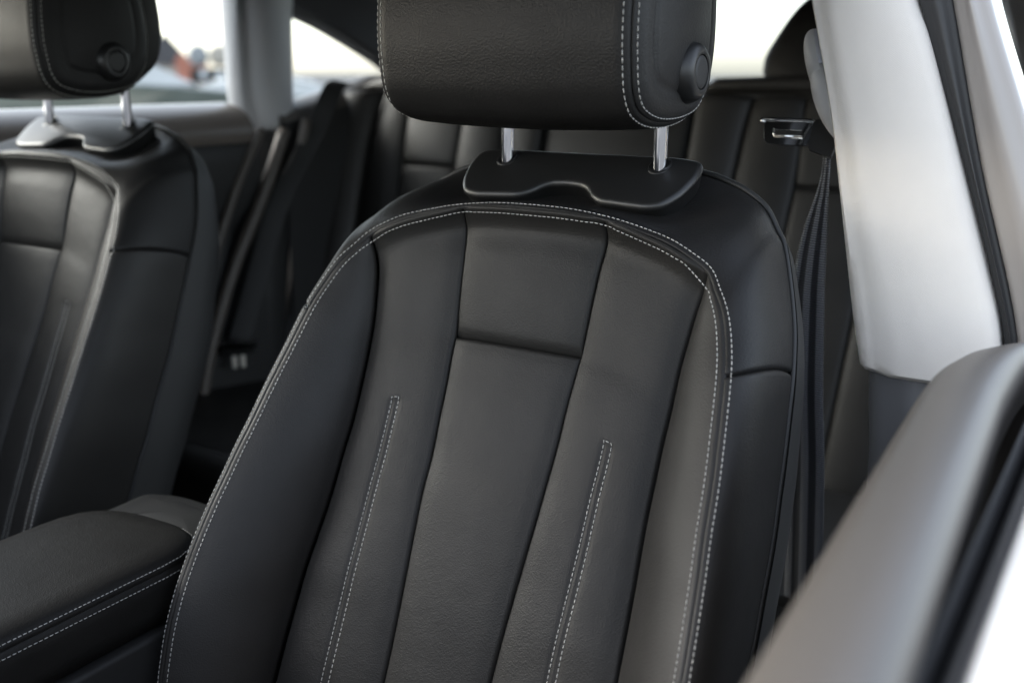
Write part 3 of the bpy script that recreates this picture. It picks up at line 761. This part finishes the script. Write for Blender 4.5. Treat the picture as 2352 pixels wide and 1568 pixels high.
# belt height adjuster moulding and loops
for k, (cxx, czz, rr, tl) in enumerate(((.190, 1.118, .047, .0), (.206, 1.090, .042, .0))):
    V = []; n1, n2 = 26, 14
    for i in range(n1):
        a = -pi/2+pi*i/(n1-1); hz = sin(a); wd = cos(a)**.8 if cos(a) > 0 else 0
        for j in range(n2):
            b = pi*j/(n2-1); V.append((cxx+.012-(.021+.004*k)*wd*sin(b)+.018*(-hz), 1.075-.030*cos(b)*max(wd, .05)-.012*k, czz+rr*hz))
    mesh_obj('belt_guide', V, grid_faces(n2, n1), M['pillar_plastic'], pl)

# ------------------------------------------------------------------ near front seat belt
sb = empty('seat_belt', (.20, 1.05, .3), 'ribbed black seat belt hanging between the near seat and the pale pillar', 'seat belt')
def ribbon(name, path, parent, mat='webbing', seg=10, th=.0012):
    """path: list of (left point, right point)"""
    Lc = cr([p[0] for p in path], 90); Rc = cr([p[1] for p in path], 90); V = []; uv = []; s = 0
    for i in range(90):
        if i: s += np.linalg.norm((Lc[i]+Rc[i]-Lc[i-1]-Rc[i-1])/2)
        for k in range(seg+1):
            t = k/seg; q = Lc[i]*(1-t)+Rc[i]*t; V.append((q[0], q[1]-.003*sin(pi*t), q[2])); uv.append((t, s))
    o = mesh_obj(name, V, grid_faces(seg+1, 90), M[mat], parent, uvs=uv, recalc=False)
    sd = o.modifiers.new('thickness', 'SOLIDIFY'); sd.thickness = th
    return o
ribbon('belt_webbing', [((.197, 1.085, 1.10), (.200, 1.082, 1.10)), ((.200, 1.083, 1.035), (.205, 1.085, 1.035)), ((.198, 1.08, 1.005), (.208, 1.08, 1.005)), ((.186, 1.08, .961), (.211, 1.078, .963)),
                        ((.180, 1.08, .92), (.214, 1.072, .92)), ((.178, 1.08, .876), (.2165, 1.07, .88)), ((.181, 1.08, .78), (.224, 1.068, .78)), ((.189, 1.08, .673), (.233, 1.07, .68)), ((.20, 1.08, .45), (.246, 1.07, .45))], sb)
tgv = frame((.160, 1.078, 1.0665), (1, 0, -.01), (0, -.45, -1))
o2 = round_poly(v2((-.026, -.007), (.026, -.007), (.030, .0), (.030, .017), (.022, .020), (-.017, .020), (-.022, .016)), .003)
hole = round_poly(v2((-.014, .004), (.018, .004), (.018, .011), (-.011, .011)), .002)
def plate_hole(name, outl, hol, fr, th, mat, parent):
    bm = bmesh.new()
    vo = [bm.verts.new(fr(p.x, p.y, 0)) for p in outl]; vh = [bm.verts.new(fr(p.x, p.y, 0)) for p in hol]
    ed = [bm.edges.new((vo[i], vo[(i+1) % len(vo)])) for i in range(len(vo))]+[bm.edges.new((vh[i], vh[(i+1) % len(vh)])) for i in range(len(vh))]
    bmesh.ops.triangle_fill(bm, edges=ed, use_beauty=True)
    V = [v_.co.copy() for v_ in bm.verts]; bm.verts.index_update(); F = [tuple(q.index for q in fc.verts) for fc in bm.faces]; bm.free()
    o = mesh_obj(name, V, F, M[mat], parent, smooth=False)
    sd = o.modifiers.new('thickness', 'SOLIDIFY'); sd.thickness = th; bevel_obj(o, .0012, 3)
    return o
plate_hole('belt_tongue', o2, hole, tgv, .004, 'chrome', sb)
rim = [tgv(x, y, .0) for x, y in ((-.0265, -.0035), (-.0262, -.007), (.0, -.0075), (.024, -.0072), (.030, -.0055), (.036, -.013))]
v, f = tube(cr([tuple(q) for q in rim], 30), .0021, 12); mesh_obj('tongue_edge', v, f, M['chrome'], sb)
v, f = tube([tuple(tgv(x, y, -.001)) for x, y in ((-.014, .0035), (-.0115, .0112), (.018, .0112))], .0014, 10); mesh_obj('slot_edge', v, f, M['chrome'], sb)
o3 = round_poly(v2((-.029, -.006), (.034, -.006), (.050, -.020), (.054, -.017), (.036, .004), (.036, .022), (-.029, .006)), .002)
fr_ = frame((.160, 1.083, 1.066), (1, 0, -.01), (0, -.45, -1))
v, f = slab(round_poly(v2((.027, -.004), (.05, -.02), (.062, -.016), (.052, .034), (.027, .026)), .003), fr_, edge_profile(.007, .002)); mesh_obj('tongue_grip', v, f, M['plastic'], sb, sharp=40)

# ------------------------------------------------------------------ near front door: belt line only, window down
dr = empty('front_door', (.42, .3, .3))
def door_sec(y):
    # cross-section (x, z) from cabin to street
    e = max(0.0, (y-.66)/.14); e = min(e, 1)
    x0 = .386+.012*(y < 0)-.01*min(max(y, 0), .7)/.7
    return x0
V = []; ys = list(np.linspace(-.7, .60, 30))+list(np.linspace(.62, .89, 34)); nsec = 0
for y in ys:
    x0 = .392-.016*np.clip((y-.25)/.45, 0, 1)
    t = np.clip((y-.72)/.17, 0, 1); push = .052*(1-math.sqrt(max(0, 1-t**2.2))); dz = -.012*t*t
    zt = .92
    sec = [(x0+.012, .40), (x0+.006, .60), (x0, .80), (x0-.001, .88), (x0+.001, .902), (x0+.006, .913), (x0+.014, .919), (x0+.028, .923), (x0+.042, .925), (x0+.052, .922), (x0+.056, .912), (x0+.056, .88)]
    for x, z in sec: V.append((x0+push+(x-x0)*(1-push/.06*.9), y, z+dz))
    nsec = len(sec)
F = grid_faces(nsec, len(ys)); F.append(tuple((len(ys)-1)*nsec+k for k in range(nsec)))
dr_main = mesh_obj('inner_trim', V, F, M['trim_grey'], dr, sharp=70)
def sweep(name, sec, y0, y1, mat, parent, n=20, dx=0):
    V = [(x+dx*(y-y0), y, z) for y in np.linspace(y0, y1, n) for x, z in sec]
    return mesh_obj(name, V, grid_faces(len(sec), n), M[mat], parent, sharp=70)
sweep('window_seal', [(.432, .86), (.433, .898), (.436, .908), (.4385, .904), (.440, .888), (.4405, .87), (.4425, .87), (.443, .888), (.445, .906), (.448, .910), (.4505, .906), (.452, .897), (.452, .86)], -.7, .89, 'rubber', dr, dx=.008)
sweep('door_skin', [(.4525, .88), (.453, .905), (.457, .914), (.464, .915), (.476, .905), (.492, .87), (.507, .82), (.52, .74), (.525, .6), (.52, .45), (.50, .3)], -.7, .90, 'white_paint', dr, n=24, dx=.006)

# ------------------------------------------------------------------ far side doors and pillar
fd = empty('far_door', (-1.15, .9, .3))
def far_rail(y0, y1, z0, z1, parent, n=24):
    sec = ((-1.16, 0.0), (-1.155, .004), (-1.14, .003), (-1.11, -.006), (-1.085, -.020), (-1.07, -.042), (-1.063, -.07), (-1.068, -.074), (-1.064, -.078), (-1.062, -.11), (-1.066, -.20), (-1.085, -.24), (-1.07, -.30), (-1.06, -.42), (-1.07, -.60), (-1.08, -.75))
    out = []
    for nm, mt_, sc_ in (('door_trim', 'beige_top', sec[:8]), ('door_panel', 'soft_plastic', sec[7:])):
        V = []
        for y in np.linspace(y0, y1, n):
            z = z0+(z1-z0)*(y-y0)/(y1-y0)
            for x, h in sc_: V.append((x, y, z+h))
        out.append(mesh_obj(nm, V, grid_faces(len(sc_), n), M[mt_], parent))
    return out[0]
fd_main = far_rail(-.55, 1.50, 1.050, 1.056, fd)
panel('door_skin', [(-1.175, -.6, 1.03), (-1.175, 1.55, 1.035), (-1.175, 1.55, .3), (-1.175, -.6, .3)], (-.05, 0, 0), 'white_paint', fd)
panel('window_glass', [(-1.165, -.3, 1.04), (-1.165, 1.56, 1.045), (-1.09, 1.56, 1.27), (-1.06, .9, 1.32), (-1.06, .2, 1.26)], (-.003, 0, 0), 'glass', fd)
fr_d = empty('far_rear_door', (-1.15, 1.9, .3))
for nm, mt_, sc_ in (('door_trim', 'trim_grey', ((-1.16, 0.0), (-1.155, .004), (-1.14, .003), (-1.11, -.008), (-1.098, -.02), (-1.094, -.032))), ('door_panel', 'soft_plastic', ((-1.094, -.032), (-1.088, -.06), (-1.08, -.10), (-1.085, -.3), (-1.08, -.5), (-1.09, -.75)))):
    V = []; n = 20
    for y in np.linspace(1.60, 2.1, n):
        z = 1.050+.062*np.clip((y-1.62)/.33, 0, 1)**1.4
        for x, h in sc_: V.append((x, y, z+h))
    o_ = mesh_obj(nm, V, grid_faces(len(sc_), n), M[mt_], fr_d)
    if nm == 'door_trim': frd_main = o_
panel('window_glass', [(-1.165, 1.6, 1.04), (-1.165, 2.1, 1.10), (-1.15, 2.1, 1.15), (-1.10, 1.62, 1.27)], (-.003, 0, 0), 'glass', fr_d)
panel('door_skin', [(-1.175, 1.6, 1.03), (-1.175, 2.0, 1.09), (-1.175, 2.8, 1.08), (-1.175, 2.8, .3), (-1.175, 1.6, .3)], (-.05, 0, 0), 'white_paint', fr_d)
fp = empty('far_pillar', (-1.1, 1.6, .3))
V = []; n = 26; nsec = 0
for i in range(n):
    t = i/(n-1); z = 1.32-.318*t; xi = -1.07-.045*t
    yl = 1.500+.042*t+.02*max(0, t-.75)**1*2; yr = 1.66+.016*max(0, t-.3)*2
    sec = [(xi-.06, yl-.012), (xi-.022, yl-.010), (xi-.018, yl), (xi-.026, yl+.008), (xi-.012, yl+.016), (xi+.004, yl+.030), (xi+.012, yl+.055), (xi+.012, (yl+yr)/2+.012), (xi+.004, yr-.03), (xi-.012, yr-.008), (xi-.03, yr), (xi-.06, yr)]
    nsec = len(sec); V += [(x, y, z) for x, y in sec]
F = grid_faces(nsec, n); F.append(tuple((n-1)*nsec+k for k in range(nsec)))
fp_main = mesh_obj('pillar_cover', V, F, M['pillar_plastic'], fp)
V = []
for i in range(20):
    t = i/19; z = 1.0-.75*t; y0 = 1.56-.12*t**.9
    V += [(-1.13, y0, z), (-1.10, y0+.004, z), (-1.09, y0+.03, z), (-1.09, y0+.08, z), (-1.10, y0+.10, z), (-1.13, y0+.105, z)]
mesh_obj('pillar_lower_cover', V, grid_faces(6, 20), M['soft_plastic'], fp)
V = []
for i in range(20):
    t = i/19; z = .995-.7*t; y0 = 1.70-.16*t**.9
    V += [(-1.13, y0, z), (-1.095, y0+.002, z), (-1.085, y0+.02, z), (-1.095, y0+.04, z), (-1.13, y0+.045, z)]
mesh_obj('door_rubber', V, grid_faces(5, 20), M['rubber'], fp)

def promote(e, primary, name, label=None):
    """turn a temporary group empty into a part of the car: its main mesh becomes the part, the rest its sub-parts"""
    kids = list(e.children); primary.parent = body; primary.location = e.location-body.location; primary.name = name
    if label: primary['label'] = label
    for k in kids:
        if k is not primary: k.parent = primary
    bpy.data.objects.remove(e)
promote(pl, pl_main, 'door_pillar', 'pale woven-cloth pillar cover beside the near seat')
promote(dr, dr_main, 'front_door', 'grey soft door trim in the blurred foreground')
promote(fd, fd_main, 'front_door', 'dark far-side door with soft top rail')
promote(fr_d, frd_main, 'rear_door', 'pale far-side rear door trim under the small window')
for pts_, r_, nm_ in (([(-1.062, 1.512, 1.006), (-1.062, 1.451, .922), (-1.062, 1.389, .815), (-1.062, 1.34, .708), (-1.062, 1.291, .549), (-1.062, 1.238, .337)], .010, 'aperture_trim'),
                      ([(-1.052, 1.568, 1.004), (-1.052, 1.511, .9), (-1.052, 1.456, .816), (-1.052, 1.41, .747), (-1.052, 1.359, .652), (-1.052, 1.315, .545), (-1.052, 1.266, .376)], .013, 'aperture_trim'),
                      ([(-1.056, 1.640, 1.02), (-1.052, 1.628, 1.0), (-1.052, 1.612, .956), (-1.056, 1.589, .905)], .011, 'aperture_cap')):
    v, f = tube(cr(pts_, 40), r_, 12); mesh_obj(nm_, v, f, M['aperture'], fp)
promote(fp, fp_main, 'door_pillar', 'pale grey far-side pillar between two windows')

# ------------------------------------------------------------------ far rear seat belt and buckle
rb = empty('seat_belt', (-1.15, 1.8, .3), 'dark rear seat belt sweeping down the far end of the bench', 'seat belt')
ctr = [(-1.045, 1.75, 1.10), (-1.045, 1.716, 1.085), (-1.040, 1.657, 1.008), (-1.035, 1.593, .939), (-1.030, 1.518, .855), (-1.028, 1.459, .745), (-1.026, 1.416, .661), (-1.026, 1.383, .595)]
ribbon('belt_webbing', [((x-.014, y-.017, z+.004), (x+.014, y+.017, z-.004)) for x, y, z in ctr], rb, mat='dark_webbing')
frb = frame((-1.022, 1.374, .578), (.64, .77, 0), (0, -.1, 1))
v, f = slab(round_poly(v2((-.040, .016), (-.030, -.012), (.030, -.012), (.040, .016), (.030, .006), (-.030, .006)), .008), frb, edge_profile(.016, .005)); mesh_obj('belt_tongue', v, f, M['plastic'], rb, sharp=40)
for k in (-.0085, .0085):
    v, f = slab(round_poly(v2((k-.0045, -.040), (k+.0045, -.040), (k+.0045, -.014), (k-.0045, -.014)), .003), frb, edge_profile(.004, .001)); mesh_obj('tongue_blade', v, f, M['steel'], rb, sharp=40)

# ------------------------------------------------------------------ outside: ground, buildings, vehicles
g = mesh_obj('ground', [(-700, -700, 0), (700, -700, 0), (700, 700, 0), (-700, 700, 0)], [(0, 1, 2, 3)], M['asphalt'], None, smooth=False); g['kind'] = 'structure'
def at(az_pt, dist, off=0):
    v = Vector(az_pt)-Vector((CAM.x, CAM.y)); v.normalize(); s = Vector((v.y, -v.x)); return Vector((CAM.x, CAM.y))+v*dist+s*off, v, s
def block(name, c, v, s, w_, d_, z0, z1, mat, parent):
    c = Vector(c); P = [c-s*w_/2, c+s*w_/2, c+s*w_/2+v*d_, c-s*w_/2+v*d_]
    V = [(p.x, p.y, z0) for p in P]+[(p.x, p.y, z1) for p in P]
    return mesh_obj(name, V, [(3, 2, 1, 0), (4, 5, 6, 7), (0, 1, 5, 4), (1, 2, 6, 5), (2, 3, 7, 6), (3, 0, 4, 7)], M[mat], parent, smooth=False)
c, v, s = at((-99.4, 83.2), 130, -.3)
h = empty('house', (c.x, c.y, 0), 'distant house with steep dark grey gable roof seen through the far window', 'house')
block('wall', c, v, s, 5.6, 8, 0, 2.0, 'render', h)
P = [c-s*3.3, c+s*3.3, c]
V = [(P[0].x, P[0].y, 1.6), (P[1].x, P[1].y, 1.6), (P[2].x, P[2].y, 5.6)]; V += [(a+v.x*8, b+v.y*8, e) for a, b, e in V]
mesh_obj('roof', V, [(0, 1, 2), (5, 4, 3), (0, 2, 5, 3), (1, 4, 5, 2), (0, 3, 4, 1)], M['roof_tile'], h, smooth=False)
c, v, s = at((-98.4, 84.3), 120, .9)
h = empty('shed', (c.x, c.y, 0), 'low red brick outbuilding right of the grey gabled house', 'shed')
block('wall', c, v, s, 3.2, 5, 0, 2.0, 'red_wall', h)
P = [c-s*1.9, c+s*1.9, c-s*1.2]
V = [(P[0].x, P[0].y, 1.9), (P[1].x, P[1].y, 1.9), (P[2].x, P[2].y, 3.1)]; V += [(a+v.x*5, b+v.y*5, e) for a, b, e in V]
mesh_obj('roof', V, [(0, 1, 2), (5, 4, 3), (0, 2, 5, 3), (1, 4, 5, 2), (0, 3, 4, 1)], M['red_wall'], h, smooth=False)
c, v, s = at((-51.7, 46.7), 70)
h = empty('tank_truck', (c.x, c.y, 0), 'blue-grey tank truck with two round drums parked beyond the nearer cars', 'truck')
for k, mt_ in ((-.72, 'blue_tank'), (.62, 'render')):
    P = c+s*k; V = []
    for r_, dd in ((.0, 0), (.45, .02), (.60, .08), (.66, .2), (.66, 2.6), (.4, 2.7)):
        for j in range(28):
            a = 2*pi*j/28; q = P+s*(r_*cos(a))+v*dd; V.append((q.x, q.y, 2.15+r_*sin(a)*1.05))
    mesh_obj('tank', V, grid_faces(28, 6, True), M[mt_], h)
block('chassis', c, v, s, 2.5, 3, .5, 1.35, 'tyre', h)
for k in (-.45, .55):
    P = c+s*k-v*.03; V = [(P.x, P.y, 1.0)]+[((P+s*(.25*cos(a))).x, (P+s*(.25*cos(a))).y, 1.0+.25*sin(a)) for a in np.linspace(0, 2*pi, 24, endpoint=False)]
    q_ = [(0, 1+j, 1+(j+1) % 24) for j in range(24)]
    V2_ = [(a-v.x*.06, b-v.y*.06, e) for a, b, e in V]; F = q_+[(a+25, b+25, e+25) for a, b, e in q_]+[(1+j, 1+(j+1) % 24, 26+(j+1) % 24, 26+j) for j in range(24)]
    mesh_obj('lamp', V+V2_, F, M['lamp_lens'], h, smooth=False)
for k in (-1.0, 1.0):
    for dd in (.5, 2.3):
        P = c+s*k+v*dd; V = []
        for o_ in (-.14, .14):
            for j in range(20):
                a = 2*pi*j/20; q = P+s*o_+v*(.45*cos(a)); V.append((q.x, q.y, .45+.45*sin(a)))
        mesh_obj('wheel', V, grid_faces(20, 2, True)+[tuple(range(20)), tuple(range(20, 40))], M['tyre'], h, smooth=False)
def PX(px):
    """ground direction of a bearing, counted in degrees from the straight-ahead of the camera's heading"""
    a = YAW-math.atan((px-1176)/2313*.97); return (CAM.x-sin(a)*20, CAM.y+cos(a)*20)
def parked_car(px_pt, dist, yaw, paint, label, tail=False, hz=1.0, roofp='white_paint', winp='car_glass'):
    c, v, s = at(px_pt, dist); r0_ = empty('parked_car', (c.x, c.y, 0), label, 'car', 'parked cars outside')
    r0_.rotation_euler = (0, 0, 0)
    Rz = Matrix.Rotation(yaw, 2)
    def W(x, y, z): q = Rz @ Vector((x, y)); return (c.x+q.x, c.y+q.y, z*hz)
    side = [(-2.15, .45), (-2.2, .75), (-2.1, .98), (-1.6, 1.02), (-.9, 1.04), (.8, 1.0), (1.7, .90), (2.15, .72), (2.2, .45), (1.9, .28), (-1.9, .28)]
    n_ = len(side); rows = [(-.78, .0), (-.88, .03), (-.9, .0), (.9, .0), (.88, .03), (.78, 0)]
    V = []; ysx = [-.90, -.86, .86, .90]
    for yy in ysx:
        k = 1 if abs(yy) < .88 else .96
        for x, z in side: V.append(W(x*k, yy, .28+(z-.28)*k))
    F = grid_faces(n_, 4, True)+[tuple(range(n_)), tuple(range(3*n_, 4*n_))[::-1]]
    mesh_obj('body', V, F, M[paint], r0_, sharp=40)
    roof = [(-1.75, 1.0), (-1.1, 1.36), (-.5, 1.44), (.2, 1.42), (.55, 1.32), (1.2, .98)]
    V = []
    for yy, k in ((-.78, .0), (-.60, 1), (.60, 1), (.78, 0)):
        for x, z in roof: V.append(W(x*(1 if k else 1), yy, 1.0+(z-1.0)*k if k else .98))
    V = []
    for yy, sc2 in ((-.80, 0), (-.62, 1), (.62, 1), (.80, 0)):
        for x, z in roof: V.append(W(x, yy*(1), (1.0 if not sc2 else z)))
    mesh_obj('windows', V, grid_faces(6, 4), M[winp], r0_, sharp=30)
    V = []
    top = [(-1.1, 1.375), (-.5, 1.455), (.2, 1.435), (.55, 1.335)]
    for yy in (-.66, -.6, .6, .66):
        for x, z in top: V.append(W(x, yy, z-(.03 if abs(yy) > .63 else 0)))
    for yy in (-.66, -.6, .6, .66):
        for x, z in top: V.append(W(x, yy, z-.02-(.03 if abs(yy) > .63 else 0)))
    F = grid_faces(4, 4)+[tuple(i+16 for i in q) for q in grid_faces(4, 4)]+[(k, k+1, k+17, k+16) for k in (0, 1, 2, 12, 13, 14)]+[(k, k+4, k+20, k+16) for k in (0, 4, 8, 3, 7, 11)]
    mesh_obj('roof', V, F, M[roofp], r0_, sharp=40)  # roof colour is white to imitate the sky's glare on top surfaces
    for x in (-1.35, 1.35):
        for yy in (-.82, .82):
            V = []
            for o_ in (-.1, .1):
                for j in range(24):
                    a = 2*pi*j/24; V.append(W(x+.33*cos(a), yy+o_, .33+.33*sin(a)))
            mesh_obj('wheel', V, grid_faces(24, 2, True)+[tuple(range(24)), tuple(range(24, 48))], M['tyre'], r0_, smooth=False)
    for yy in (-.68, .68):
        V = [W(x, yy+o_, z) for x in (-2.23, -2.12) for o_ in (-.16, .16) for z in (.74, .90)]
        mesh_obj('tail_light', V, [(0, 1, 3, 2), (4, 6, 7, 5), (0, 4, 5, 1), (2, 3, 7, 6), (0, 2, 6, 4), (1, 5, 7, 3)], M['tail'], r0_, smooth=False)
        V = [W(x, yy+o_, z) for x in (2.1, 2.21) for o_ in (-.17, .17) for z in (.60, .74)]
        mesh_obj('headlight', V, [(0, 1, 3, 2), (4, 6, 7, 5), (0, 4, 5, 1), (2, 3, 7, 6), (0, 2, 6, 4), (1, 5, 7, 3)], M['lamp_lens'], r0_, smooth=False)
    return r0_
parked_car(PX(261), 17, R(53.4), 'green_paint', 'dark green parked car with sky glare painted white on its roof, seen through the far front window', hz=.93, roofp='white_paint', winp='painted_sky_glass')
parked_car(PX(640), 19, R(50), 'green_paint', 'grey-green parked car partly hidden by the far pale pillar', hz=.72, roofp='white_paint', winp='painted_sky_glass')
parked_car(PX(1000), 16.5, R(52), 'brown_paint', 'brown-grey parked car with red tail light, right of the far pillar', hz=.72, roofp='white_paint', winp='painted_sky_glass')
